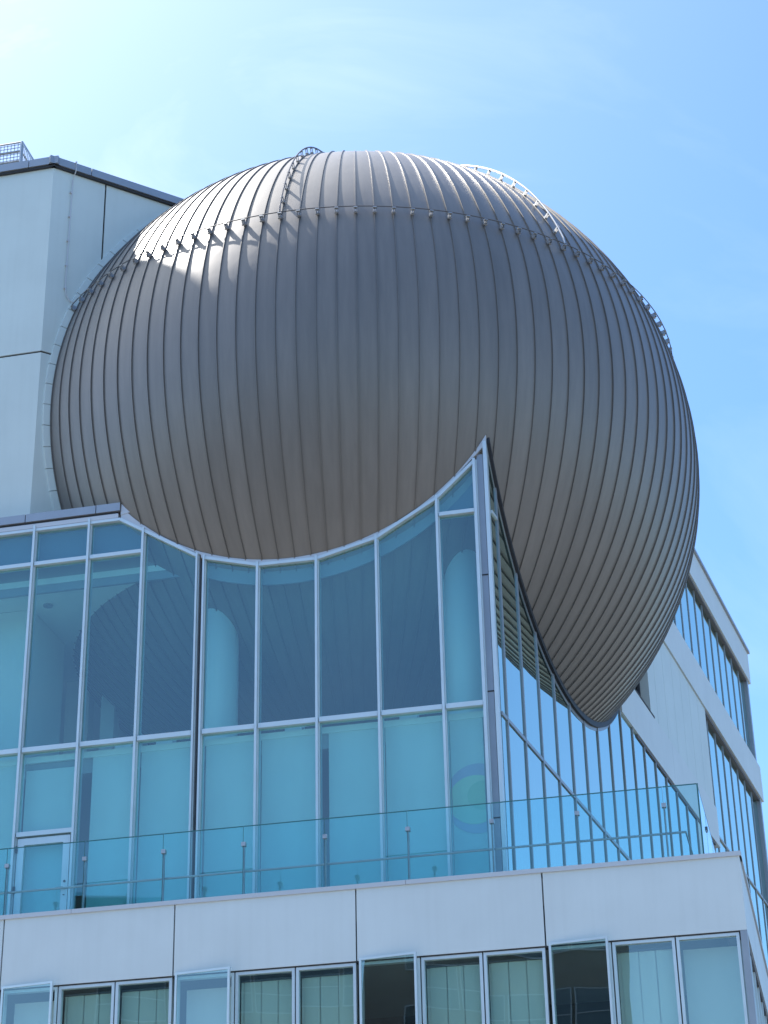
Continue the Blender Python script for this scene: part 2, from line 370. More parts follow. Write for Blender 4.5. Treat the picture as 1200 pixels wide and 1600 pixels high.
# flashing collar where the sphere meets the wall
usW = (C - FW.o).dot(FW.e); dsW = (C - FW.o).dot(FW.n); rcW = math.sqrt(max(.01, (R + .02) ** 2 - dsW * dsW))
def ringpt(r, th, d): return FW.P(usW + r * math.cos(th), C.z + r * math.sin(th), d)
NF = 96
for k in range(NF):
    t0, t1 = 2 * math.pi * k / NF + .0012, 2 * math.pi * (k + 1) / NF - .0012
    q = [ringpt(rcW + .0, t0, .0), ringpt(rcW + .30, t0, .0), ringpt(rcW + .30, t1, .0), ringpt(rcW + .0, t1, .0)]
    if max(p.z for p in q) > ZR or min(p.z for p in q) < 17.5: continue
    um = usW + rcW * math.cos((t0 + t1) / 2)
    if um > 8: continue
    fm = MB()
    fm.hexa([ringpt(rcW - .02, t0, .0), ringpt(rcW + .14, t0, .0), ringpt(rcW + .14, t1, .0), ringpt(rcW - .02, t1, .0),
             ringpt(rcW - .02, t0, .07), ringpt(rcW + .13, t0, .045), ringpt(rcW + .13, t1, .045), ringpt(rcW - .02, t1, .07)])
    obj('flashing', fm, M['white'], blk)
# lightning conductor on the angled wall
cu = [(.44, ZR + .23, .02), (.44, ZR + .22, .13), (.44, ZR + .0, .14), (.42, ZR - .2, .04), (.40, 24.3, .04), (.43, 24.1, .04), (.52, 23.98, .04), (.70, 23.94, .05)]
cb = MB(); cb.tube([FW.P(*q) for q in cu], .012, 6); con = obj('conductor_cable', cb, M['ledge'], blk)
for z in (26.6, 26.0, 25.4, 24.8, 24.25): obj('clip', rect(FW, .375, .43, z, z + .03, 0, .05), M['ledge'], con)

# plant platform on the block roof at the far left edge
PF = thing('roof_platform', 'small steel equipment platform with mesh railing on the roof of the white block', 'platform', FL.P(5.6, ZR + .3, -3.2))
FP = Frame(FL.P(1.3, 0, -1.2), A1, -1)
zb = ZR + .05
def pfbar(name, a, b, r, m=M['steel']): obj(name, MB().tube([a, b], r, 6), m, PF)
for u in (0, 2.4, 4.8):
    for d in (0, -1.8): pfbar('post', FP.P(u, zb, d), FP.P(u, zb + 1.75, d), .035)
obj('deck', rect(FP, -.1, 5, zb + .62, zb + .74, -1.9, .1), M['steel'], PF)
obj('beam', rect(FP, -.1, 5, zb + .45, zb + .60, 0.0, .08), M['coping'], PF)
for z in (1.25, 1.5, 1.75):
    pfbar('handrail', FP.P(-.02, zb + z, .0), FP.P(4.9, zb + z, .0), .02)
    pfbar('handrail', FP.P(0, zb + z, 0), FP.P(0, zb + z, -1.8), .02)
ms = MB()
for i in range(60): box(ms, FP, i * .08, i * .08 + .012, zb + .78, zb + 1.72, -.012, 0)
for i in range(12): box(ms, FP, 0, 4.8, zb + .8 + i * .08, zb + .812 + i * .08, .002, .014)
for i in range(22): box(ms, FP, -.01, .004, zb + .78, zb + 1.72, -i * .08 - .012, -i * .08)
o = obj('mesh_infill', ms, M['steel'], PF); o['kind'] = 'stuff'
obj('equipment_box', rect(FP, .5, 4.4, zb + .76, zb + 1.35, -1.5, -.3), M['int_grey'], PF)
pfbar('stair_rail', FP.P(0, zb + 1.75, 0), FP.P(-.75, zb + .35, 0), .03); pfbar('stair_rail', FP.P(0, zb + 1.3, 0), FP.P(-.5, zb + .3, 0), .02)
pfbar('brace', FP.P(.45, zb + .1, 0), FP.P(.05, zb + 1.1, 0), .03)
obj('flood_lamp', MB().tube([FP.P(.75, zb + 1.3, .05), FP.P(.75, zb + 1.62, .05)], .09, 10), M['darksteel'], PF)

# added unseen tower beyond the left edge, placed to shade the sphere diagonally
Q1 = Vector((-15.5, 38.8, 0)); Q2 = Vector((-13.38, 35.18, 0))
tw = thing('shadow_tower', 'tall plain white tower added out of frame at left to cast a shadow on the sphere', 'tower', (-18, 38, ZR))
tb = MB(); fp = [Q2, Q1, Q1 + e1 * 8, Q2 + e1 * 8]; tb.prism([Vector((p.x, p.y, ZR)) for p in fp], [Vector((p.x, p.y, 41.2)) for p in fp]); obj('wall', tb, M['white'], tw)
tb = MB(); tb.prism([Vector((p.x, p.y, 41.2)) for p in fp], [Vector((p.x, p.y, 41.35)) for p in fp]); obj('coping', tb, M['coping'], tw)

# ------------------------------------------------------------------ glass hall
hall = thing('glass_hall', 'corner hall of tall blue glass curtain wall with aluminium mullions under the metal sphere', 'building', (COR[0], COR[1], 10.75))
Z0, ZT, ZS, ZTOP = 10.76, 14.15, 17.75, 18.50
FRW = .075
UM = [0.93, 2.03, 3.11, 4.18]; UD = (5.17, 5.30)
UMIDL = [6.33, 7.37, 8.43, 9.49, 10.55, 11.61, 12.67, 13.73, 14.8]
edges = [.20] + UM + [UD[0]]
def topz1(u): return min(zc1(u) - .075, 19.0)
def mull(fr, u, z0, z1, par, wd=FRW, name='mullion', dd=.07):
    m = MB(); box(m, fr, u - wd / 2, u + wd / 2, z0, z1, -.16, -.005); box(m, fr, u - wd * .28, u + wd * .28, z0, z1, -.005, dd); return obj(name, m, M['alu'], par)
def trans(fr, u0, u1, z, par, wd=.07, dd=.04):
    m = MB(); box(m, fr, u0, u1, z - wd / 2, z + wd / 2, -.12, dd); return obj('transom', m, M['alu'], par)
for u in UM: mull(F1, u, Z0, topz1(u) + .02, hall)
for u in UD: mull(F1, u, Z0, topz1(u) + .02, hall, .06)
obj('expansion_joint', rect(F1, UD[0] + .032, UD[1] - .032, Z0, topz1(5.24), -.15, -.09), M['darksteel'], hall)
mull(F1, .235, Z0, zc1(.235) - .12, hall, .085)
mull(F1, UMIDL[0], Z0, topz1(UMIDL[0]) + .02, hall)
for u in UMIDL[1:]: mull(F1, u, Z0, ZTOP + .02, hall)
def pane(fr, uz, par, m, d=-.03, name='glass_pane', lab=None): return obj(name, poly(MB(), fr, uz, d - .018, d), m, par, label=lab)
bl_u = []
segs = [(.235, UM[0]), (UM[0], UM[1]), (UM[1], UM[2]), (UM[2], UM[3]), (UM[3], UD[0]), (UD[1], UMIDL[0])] + list(zip(UMIDL[:-1], UMIDL[1:]))
h = FRW / 2
for i, (a_, b_) in enumerate(segs):
    a2_, b2_ = a_ + h, b_ - h
    # transoms
    trans(F1, a2_ - .005, b2_ + .005, ZT, hall, .085)
    has_upper = (i == 0) or i >= 6
    if has_upper and i != 5: trans(F1, a2_ - .005, b2_ + .005, ZS, hall)
    # head frame and panes
    if i < 6:
        za, zb_ = zc1(a_) - .10, zc1(b_) - .10
        if i == 0: za = zc1(.235) - .16
        m = MB(); bar(m, F1, (a_, za), (b_, zb_), .055, -.12, .045); obj('head_frame', m, M['alu'], hall)
        fa, fb = za - .03 + (zb_ - za) * h / (b_ - a_), zb_ - .03 - (zb_ - za) * h / (b_ - a_)
        if i == 0:
            pane(F1, [(a2_, ZT), (b2_, ZT), (b2_, min(ZS, fb)), (a2_, ZS)], hall, M['glass'])
            pane(F1, [(a2_, ZS + .01), (b2_, ZS + .01), (b2_, fb), (a2_, fa)], hall, M['glass'])
            obj('spandrel_back', poly(MB(), F1, [(a2_, ZS + .03), (b2_, ZS + .03), (b2_, fb), (a2_, fa)], -.16, -.13), M['spandrel'], hall)
        else: pane(F1, [(a2_, ZT), (b2_, ZT), (b2_, fb), (a2_, fa)], hall, M['glass'])
    elif i == 6:   # pane with the clipped corner
        uk = 6.78; zk = ZTOP - .06
        zl = zc1(a_) - .10
        m = MB(); bar(m, F1, (a_, zl), (uk, zk), .055, -.12, .045); bar(m, F1, (uk, zk + .005), (b_, zk + .005), .055, -.12, .045); obj('head_frame', m, M['alu'], hall)
        pane(F1, [(a2_, ZT), (b2_, ZT), (b2_, ZS), (a2_, ZS)], hall, M['glass'])
        pane(F1, [(a2_, ZS + .01), (b2_, ZS + .01), (b2_, zk - .03), (uk, zk - .03), (a2_, zl + .03)], hall, M['glass'])
        obj('spandrel_back', poly(MB(), F1, [(a2_, ZS + .03), (b2_, ZS + .03), (b2_, zk - .03), (uk, zk - .03), (a2_, zl)], -.16, -.13), M['spandrel'], hall)
    else:
        obj('head_frame', rect(F1, a_ - .0, b_, ZTOP - .085, ZTOP - .03, -.12, .045), M['alu'], hall)
        pane(F1, [(a2_, ZT), (b2_, ZT), (b2_, ZS), (a2_, ZS)], hall, M['glass'])
        pane(F1, [(a2_, ZS + .01), (b2_, ZS + .01), (b2_, ZTOP - .09), (a2_, ZTOP - .09)], hall, M['glass'])
        obj('spandrel_back', rect(F1, a2_, b2_, ZS + .03, ZTOP - .09, -.16, -.13), M['spandrel'], hall)
    if i != 7: pane(F1, [(a2_, Z0), (b2_, Z0), (b2_, ZT - .01), (a2_, ZT - .01)], hall, M['glass'])
# curved flashing between head frames and the sphere (front)
for i in range(6):
    a_, b_ = (segs[i][0], segs[i][1]) if i else (.0, segs[0][1])
    n = 8; top = []; bot = []
    for k in range(n + 1):
        u = a_ + (b_ - a_) * k / n; top.append((u, zc1(u, RC1 - .005)))
    if i == 4: top[-1] = (UD[0] + .065, zc1(UD[0] + .065))
    if i == 5: top[0] = (UD[0] + .065, zc1(UD[0] + .065))
    za, zb_ = zc1(segs[i][0]) - .085, zc1(segs[i][1]) - .085
    if i == 0: za = zc1(.235) - .15
    ub = top[0][0], top[-1][0]
    pl = [(ub[0], za if i else zc1(0) - .16), (ub[1], zb_)] + top[::-1]
    obj('flashing', poly(MB(), F1, pl, -.08, .02), M['ledge'], hall)
    g_ = MB(); g_.tube([F1.P(u, z + .012, -.005) for u, z in top], .018, 5); obj('gasket', g_, M['gasket'], hall)
a_ = UMIDL[0]
pl = [(a_, zc1(a_) - .085), (6.78, ZTOP - .04)] + [(6.78 - (6.78 - a_) * k / 6, zc1(6.78 - (6.78 - a_) * k / 6)) for k in range(7)]
obj('flashing', poly(MB(), F1, pl, -.08, .02), M['ledge'], hall)
# roof edge: shadow line and coping in lengths
obj('coping_base', rect(F1, 6.82, 28, ZTOP - .025, ZTOP + .06, -.3, .05), M['ledge'], hall)
obj('shadow_gap', rect(F1, 6.86, 28, ZTOP + .06, ZTOP + .11, -.3, .03), M['joint'], hall)
cuts = [6.78, 7.25, 8.62, 9.95, 12.8, 15.7, 18.6, 28]
for a_, b_ in zip(cuts[:-1], cuts[1:]): obj('coping', rect(F1, a_ + .008, b_ - .008, ZTOP + .11, ZTOP + .27, -.35, .07), M['coping'], hall)
cp = MB(); poly(cp, F1, [(6.45, ZTOP + .1), (6.78, ZTOP + .03), (6.78, ZTOP + .27), (6.62, ZTOP + .33)], -.3, .03); obj('corner_cap', cp, M['ledge'], hall)
# corner post
m = MB(); box(m, F1, .085, .195, Z0, zc1(.14) - .14, -.14, -.03); obj('corner_post', m, M['coping'], hall)
m = MB(); box(m, F1, .0, .065, Z0, zc1(.05) - .05, -.1, .05); obj('corner_post', m, M['alu'], hall)
for z in (12.15, 14.35, 16.5): obj('joint_strip', rect(F1, .066, .196, z, z + .02, -.06, -.02), M['joint'], hall)

# right-hand facade of the hall
ZT2, ZF = 13.99, 17.28
U2 = [.43 + 1.062 * k for k in range(16)]
UE = 16.4
def ztop2(u):
    dz = zc2(u) if abs(u - US2) < RC2 else 99
    if u > US2 and dz > ZF: return ZF
    return min(dz - .06, 19.0)
def flat_head(u): return u > US2 and ztop2(u) >= ZF - 1e-6
def mull2(fr, u, z0, z1, par, wd=.05, m=M['mull'], df=.018):
    mm = MB(); box(mm, fr, u - wd / 2, u + wd / 2, z0, z1, -.16, df); return obj('mullion', mm, m, par)
for u in U2: mull2(F2, u, Z0, ztop2(u) + .0, hall, .045)
ue = [.09] + U2
for a_, b_ in zip(ue[:-1], ue[1:]):
    a2_, b2_ = a_ + .025, b_ - .025
    pane(F2, [(a2_, Z0), (b2_, Z0), (b2_, ZT2 - .01), (a2_, ZT2 - .01)], hall, M['glass2'], -.008)
    n = 5; top = []
    for k in range(n + 1):
        u = b2_ + (a2_ - b2_) * k / n; top.append((u, ztop2(u)))
    pane(F2, [(a2_, ZT2), (b2_, ZT2)] + top, hall, M['glass2'], -.008)
    m = MB(); box(m, F2, a2_ - .004, b2_ + .004, ZT2 - .035, ZT2 + .03, -.1, .014); obj('transom', m, M['mull'], hall)
    if a_ < 1.6:
        m = MB(); box(m, F2, a2_ - .004, b2_ + .004, 17.72, 17.78, -.1, .014); obj('transom', m, M['alu'], hall) if ztop2(b2_) > 17.8 else None
# black gasket and inner frame along the curved cut
pts = []
u = .02
while u < US2 + RC2 * .75:
    z = zc2(u)
    if u > US2 and z > ZF: break
    pts.append((u, z)); u += .12
t = MB()
for (a_, b_) in zip(pts[:-1], pts[1:]):
    poly(t, F2, [(a_[0], a_[1] - .10), (b_[0], b_[1] - .10), (b_[0], b_[1] + .01), (a_[0], a_[1] + .01)], -.10, .055)
obj('gasket', t, M['gasket'], hall)
t = MB()
for (a_, b_) in zip(pts[:-1], pts[1:]):
    poly(t, F2, [(a_[0], a_[1] - .17), (b_[0], b_[1] - .17), (b_[0], b_[1] - .10), (a_[0], a_[1] - .10)], -.09, .0)
obj('curved_frame', t, M['mull'], hall)

# interiors
obj('floor_slab', MB().prism([F1.P(.3, 13.72, -.25), F1.P(28, 13.72, -.25), F1.P(28, 13.72, -9.5), F2.P(16.2, 13.72, -1.2), F2.P(16.2, 13.72, -.25), F2.P(.4, 13.72, -.3)],
                              [F1.P(.3, 14.1, -.25), F1.P(28, 14.1, -.25), F1.P(28, 14.1, -9.5), F2.P(16.2, 14.1, -1.2), F2.P(16.2, 14.1, -.25), F2.P(.4, 14.1, -.3)]), M['int_grey'], hall)
obj('terrace_floor_slab', MB().prism([F1.P(.2, 10.4, -.2), F1.P(28, 10.4, -.2), F1.P(28, 10.4, -9.5), F2.P(16.2, 10.4, -1.2), F2.P(16.2, 10.4, -.2)],
                              [F1.P(.2, 10.72, -.2), F1.P(28, 10.72, -.2), F1.P(28, 10.72, -9.5), F2.P(16.2, 10.72, -1.2), F2.P(16.2, 10.72, -.2)]), M['int_grey'], hall)
obj('ceiling', MB().prism([F1.P(5.2, 17.5, -.35), F1.P(28, 17.5, -.35), F1.P(28, 17.5, -9.5), F2.P(16.2, 17.5, -1.2), F2.P(9, 17.5, -.4), F2.P(9, 17.5, -6)],
                          [F1.P(5.2, 17.62, -.35), F1.P(28, 17.62, -.35), F1.P(28, 17.62, -9.5), F2.P(16.2, 17.62, -1.2), F2.P(9, 17.62, -.4), F2.P(9, 17.62, -6)]), M['int_white'], hall)
obj('bulkhead', rect(F1, 5.35, 28, 17.34, 18.3, -.42, -.36), M['int_grey'], hall)
for i in range(5):      # inner collar following the sphere
    a_, b_ = segs[i]; n = 6
    lo_ = [(a_ + (b_ - a_) * k / n, zc1(a_ + (b_ - a_) * k / n) - .42) for k in range(n + 1)]
    hi_ = [(u, z + .34) for u, z in lo_][::-1]
    obj('inner_collar', poly(MB(), F1, lo_ + hi_, -.16, -.125), M['int_grey'], hall)
def column(P, r, z0, z1):
    n = 28; b = MB(); b.prism([Vector((P.x + r * math.cos(2 * math.pi * k / n), P.y + r * math.sin(2 * math.pi * k / n), z0)) for k in range(n)], [Vector((P.x + r * math.cos(2 * math.pi * k / n), P.y + r * math.sin(2 * math.pi * k / n), z1)) for k in range(n)])
    return obj('column', b, M['column'], hall, smooth=False)
for (x, y, r) in ((1.37, 32.22, .35), (-3.02, 33.12, .36)):
    o = column(Vector((x, y, 0)), r, 10.73, 18.0)
    for p in o.data.polygons: p.use_smooth = abs(p.normal.z) < .5
obj('inner_wall', MB().prism([F1.P(8.95, 14.11, -1.3), F1.P(12, 14.11, -1.3), F1.P(12, 14.11, -3), F1.P(8.95, 14.11, -3)], [F1.P(8.95, 17.49, -1.3), F1.P(12, 17.49, -1.3), F1.P(12, 17.49, -3), F1.P(8.95, 17.49, -3)]), M['int_white'], hall)
for q, (u, d) in enumerate(((7.2, -1.2), (8.6, -1.2), (7.2, -3.0), (8.6, -3.2), (10, -1.2))):
    c0 = F1.P(u, 17.47, d); dl = MB(); dl.prism([c0 + Vector((.09 * math.cos(t), .09 * math.sin(t), 0)) for t in [k * math.pi / 8 for k in range(16)]], [c0 + Vector((.09 * math.cos(t), .09 * math.sin(t), .03)) for t in [k * math.pi / 8 for k in range(16)]])
    obj('downlight', dl, M['int_grey'], hall)
for u, d, wd in ((8.25, -4.0, .28), (7.75, -4.3, .12), (9.1, -4.8, .5)):
    obj('inner_pier', rect(F1, u, u + wd, 14.11, 17.5, d - .3, d), M['int_white'], hall)
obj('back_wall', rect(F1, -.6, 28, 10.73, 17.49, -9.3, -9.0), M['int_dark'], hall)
for u in (6.5, 5.75, 3.45, 1.45): obj('sill_fitting', rect(F1, u, u + .3, 14.11, 14.26, -.45, -.25), M['int_white'], hall)
# roller blinds of the lower tier
for i, (a_, b_) in enumerate(segs):
    g0 = .03
    x0, x1 = a_ + .04, b_ - .04
    if i == 6: x1 -= .16            # a gap at the left of this blind
    if i == 2: x1 -= .10
    if i == 7:
        obj('blind', rect(F1, x0, x1, 10.8, 13.85, -.23, -.215), M['blind'], hall); continue
    if i == 0: x0 = .33
    obj('blind', rect(F1, x0, x1, 10.78, 13.98, -.22 - .004 * (i % 3), -.205 - .004 * (i % 3)), M['blind'], hall)
obj('blind_box', rect(F1, .3, 16, 13.98, 14.09, -.24, -.19), M['int_white'], hall)
def disc(fr, u, z, r, d0, d1, m, par, name, n=40): return obj(name, poly(MB(), fr, [(u + r * math.cos(2 * math.pi * k / n), z + r * math.sin(2 * math.pi * k / n)) for k in range(n)], d0, d1), m, par)
def clipdisc(u0, z0, rx, rz, d, m, lab):
    lo_, hi_ = .335, .885; pts_ = []
    n = 48
    for k in range(n):
        pts_.append((min(max(u0 + rx * math.cos(2 * math.pi * k / n), lo_), hi_), z0 + rz * math.sin(2 * math.pi * k / n)))
    obj('round_print', poly(MB(), F1, pts_, d - .003, d), m, hall, label=lab)
clipdisc(.46, 12.58, .56, .60, -.196, M['purple'], 'purple outer ring of the round print on the corner blind')
clipdisc(.50, 12.56, .46, .42, -.190, M['green'], 'light green disc of the round print')
clipdisc(.38, 12.62, .25, .25, -.184, M['green2'], 'darker green centre of the round print')
# right facade curtains
for k in range(15):
    a_ = U2[k] + .06
    wd = random.choice((.35, .5, .22, .6, .8))
    obj('curtain', rect(F2, a_, a_ + wd, 10.78, 13.9, -.24, -.22), M['blind'], hall)
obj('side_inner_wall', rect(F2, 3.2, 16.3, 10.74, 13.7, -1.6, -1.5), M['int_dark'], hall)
# hall roof slab
pr = [F1.P(.35, 0, -.3), F1.P(28, 0, -.3), F1.P(28, 0, -9), F2.P(13, 0, -6), F2.P(13, 0, -.3), F2.P(.35, 0, -.2)]
obj('roof', MB().prism([p + Vector((0, 0, 18.2)) for p in pr], [p + Vector((0, 0, 18.48)) for p in pr]), M['roof'], hall)
# glazed door of the terrace
FD0, FD1 = 7.37 + h, 8.43 - h
ZD = 12.60
door = obj('door', MB(), M['alu'], hall)
dm = MB()
for (u0, u1, z0, z1) in ((FD0 + .02, FD0 + .14, Z0 + .02, ZD - .05), (FD1 - .14, FD1 - .02, Z0 + .02, ZD - .05), (FD0 + .14, FD1 - .14, ZD - .17, ZD - .05), (FD0 + .14, FD1 - .14, Z0 + .02, Z0 + .14)):
    box(dm, F1, u0, u1, z0, z1, -.07, .01)
me = door.data; bb = base_of(hall); me.from_pydata([tuple(v - bb) for v in dm.v], [], dm.f); me.update()
trans(F1, FD0 - .005, FD1 + .005, ZD + .02, hall, .08)
obj('glass_pane', rect(F1, FD0 + .14, FD1 - .14, Z0 + .14, ZD - .17, -.05, -.035), M['glass'], door)
hb = MB(); hb.tube([F1.P(FD0 + .08, 11.62, .0), F1.P(FD0 + .08, 11.62, .07), F1.P(FD0 + .21, 11.62, .07)], .012, 6); obj('handle', hb, M['darksteel'], door)
obj('lock', disc(F1, FD0 + .08, 11.74, .022, .01, .02, M['darksteel'], door, 'keyhole', 10).data and rect(F1, FD0 + .065, FD0 + .095, 11.50, 11.515, .011, .02), M['darksteel'], door)
for z in (12.3, 11.6, 11.1): obj('hinge', rect(F1, FD1 - .03, FD1 - .0, z, z + .12, .011, .03), M['darksteel'], door)
pane(F1, [(FD0, ZD + .06), (FD1, ZD + .06), (FD1, ZT - .01), (FD0, ZT - .01)], hall, M['glass'])

# ------------------------------------------------------------------ white wing on the right
wing = thing('white_wing', 'long white-panelled wing with bands of blue ribbon windows receding behind the sphere on the right', 'building', F2.P(18, 0, -6))
ZB0, ZB1, ZC1, ZRF, ZP = 21.02, 22.10, 24.76, 25.76, 18.34
UW0, UWE = 9.0, 26.75
REC = -.22
core = MB(); core.prism([F2.P(u, 0, d) for u, d in ((UW0, -.45), (UWE - .3, -.45), (UWE - .3, -14), (UW0, -14))], [F2.P(u, ZRF - .2, d) for u, d in ((UW0, -.45), (UWE - .3, -.45), (UWE - .3, -14), (UW0, -14))])
obj('wall_core', core, M['int_grey'], wing)
obj('roof', rect(F2, UW0, UWE - .05, ZRF - .2, ZRF - .02, -14, -.1), M['roof'], wing)
def skin(u0, u1, z0, z1, m=M['band'], d=0., th=.2, name='wall_panel', lab=None): return obj(name, rect(F2, u0, u1, z0, z1, d - th, d), m, wing, label=lab)
# roof fascia, mid fascia, lower fascia in lengths
for (z0, z1, u0, u1) in ((ZC1, ZRF, UW0, UWE + .15), (ZB0, ZB1, UW0, UWE + .12), (ZF, ZP - .015, UE - 7.4, 18.97)):
    n = max(1, round((u1 - u0) / 4.2)); 
    for k in range(n):
        a_, b_ = u0 + (u1 - u0) * k / n, u0 + (u1 - u0) * (k + 1) / n
        skin(a_ + (.003 if k else 0), b_ - .003, z0, z1, M['band'], .04, .24, 'fascia')
obj('coping', rect(F2, UW0, UWE + .2, ZRF + .003, ZRF + .09, -.4, .10), M['coping'], wing)
obj('soffit_strip', rect(F2, UW0, UWE - .02, ZC1 - .07, ZC1 - .003, REC - .1, -.01), M['soffit'], wing)
obj('soffit_strip', rect(F2, 18.98, UWE - .02, ZB0 - .09, ZB0 - .003, REC - .1, -.01), M['soffit'], wing)
obj('soffit_strip', rect(F2, UE - 6, 18.5, ZF - .07, ZF - .003, REC + .05, .02), M['soffit'], wing)
# panels with 1 m joints
joints = [12.1, 12.85, 13.88, 14.92, 15.9, 16.9, 17.92, 18.93]
for a_, b_ in zip([9.0, 10.0, 11.0] + joints[1:-1], [10.0, 11.0, 12.1] + joints[2:]):
    pass
for a_, b_ in zip(joints[:-1], joints[1:]): skin(a_ + .006, b_ - .006, ZP, ZB0 - .012, M['white'], 0)
obj('joint_backing', rect(F2, 12.0, 18.9, ZF, ZB0, -.25, -.2), M['joint'], wing)
# grey recess beside the sphere
obj('recess_back', rect(F2, 9.2, 12.09, ZP, ZB0 - .01, -.44, -.40), M['coping'], wing, label='grey back of the recess beside the sphere')
obj('recess_sill', rect(F2, 9.2, 12.25, ZP - .03, ZP + .01, -.4, .05), M['joint'], wing)
# window wall zone C
cu_ = [18.98, 19.54] + [19.54 + 1.0 * k for k in range(1, 7)] + [26.42]
for u in cu_[1:]: mull2(F2, u, 8.0, ZB0 - .09, wing, .05, M['mull'], REC + .14)
for a_, b_ in zip(cu_[:-1], cu_[1:]):
    for (z0, z1) in ((8.0, 13.95), (14.0, 17.75), (17.80, ZB0 - .09)):
        obj('glass_pane', rect(F2, a_ + .026, b_ - .026, z0, z1, REC + .1, REC + .118), M['glass2'], wing)
    for z in (13.975, 17.775): obj('transom', rect(F2, a_ + .0255, b_ - .0255, z - .03, z + .03, REC + .05, REC + .15), M['mull'], wing)
obj('corner_post', rect(F2, 26.44, UWE - .12, 8, ZB0, -.3, .0), M['coping'], wing)
obj('corner_post', rect(F2, 26.44, UWE - .12, ZB1, ZC1, -.3, .0), M['coping'], wing)
# clerestory zone D
du_ = [9.2 + 0.0] + [10.52 + 1.0 * k for k in range(16)] + [26.42]
for u in du_[1:]: mull2(F2, u, ZB1, ZC1 - .07, wing, .055, M['mull'], REC + .14)
for a_, b_ in zip(du_[:-1], du_[1:]):
    obj('glass_pane', rect(F2, a_ + .028, b_ - .028, ZB1, ZC1 - .07, REC + .1, REC + .118), M['glass2'], wing)
# strip under lower fascia between hall glazing and the window wall
skin(UE + .05, 18.1, 10.7, ZF - .01, M['white'], 0)
mull2(F2, 18.15, 10.7, ZF - .07, wing, .06, M['mull'], REC + .14); mull2(F2, 18.95, 10.7, ZF, wing, .06, M['mull'], REC + .14)
obj('glass_pane', rect(F2, 18.18, 18.92, 10.7, ZF - .07, REC + .1, REC + .118), M['glass2'], wing)
skin(UW0, 18.95, 0, 10.35, M['white'], -.02)
skin(18.98, UWE - .1, 0, 7.97, M['white'], 0)
# end wall facing away
obj('end_wall', MB().prism([F2.P(UWE - .28, 0, -.3), F2.P(UWE - .1, 0, -.3), F2.P(UWE - .1, 0, -14), F2.P(UWE - .28, 0, -14)], [F2.P(UWE - .28, ZRF - .01, -.3), F2.P(UWE - .1, ZRF - .01, -.3), F2.P(UWE - .1, ZRF - .01, -14), F2.P(UWE - .28, ZRF - .01, -14)]), M['white'], wing)

# ------------------------------------------------------------------ podium with terrace
pod = thing('terrace_podium', 'lower podium storey with wide pale fascia panels and a row of windows', 'building', FT.P(5, 0, -3))
UT = -3.69; LFT = 30; ZL, ZLB, ZFB = 10.86, 10.79, 9.67
FS = Frame(FT.P(UT, 0, 0), A3, 1)       # terrace side, u runs back
DEP = 26.0
# terrace deck
dk = MB(); dk.prism([FT.P(UT + .05, 10.3, -.05), FT.P(LFT, 10.3, -.05), FT.P(LFT, 10.3, -1.35), F1.P(.0, 10.3, .0) + F1.n * .05, F2.P(18, 10.3, .08), FS.P(19.5, 10.3, -.05)],
                    [FT.P(UT + .05, 10.72, -.05), FT.P(LFT, 10.72, -.05), FT.P(LFT, 10.72, -1.35), F1.P(.0, 10.72, .0) + F1.n * .05, F2.P(18, 10.72, .08), FS.P(19.5, 10.72, -.05)])
obj('terrace_deck', dk, M['paving'], pod)
# ledge coping
lc = [UT - .03, 1.4, 6.85, 12.5, 18, 24, LFT]
for a_, b_ in zip(lc[:-1], lc[1:]): obj('coping', rect(FT, a_ + .003, b_ - .003, ZLB, ZL, -.3, .03), M['ledge'], pod)
obj('coping', rect(FS, .02, DEP, ZLB, ZL, -.3, .03), M['ledge'], pod)
# fascia panels
fj = [UT, -.71, 2.20, 5.13, 7.99, 10.9, 13.8, 16.7, 19.6, 22.5, 25.4, LFT]
for a_, b_ in zip(fj[:-1], fj[1:]): obj('fascia_panel', rect(FT, a_ + (.012 if a_ > UT else 0), b_ - .012, ZFB, ZLB, -.06, 0), M['band'], pod)
obj('joint_backing', rect(FT, UT + .05, LFT, ZFB, ZLB - .01, -.12, -.065), M['joint'], pod)
sj = [.062, 2.9, 5.8, 8.7, 11.6, 14.5, 17.4, 20.3, DEP]
for a_, b_ in zip(sj[:-1], sj[1:]): obj('fascia_panel', rect(FS, a_ + (.0 if a_ < 1 else .012), b_ - .012, ZFB, ZLB, -.06, -.0), M['band'], pod)
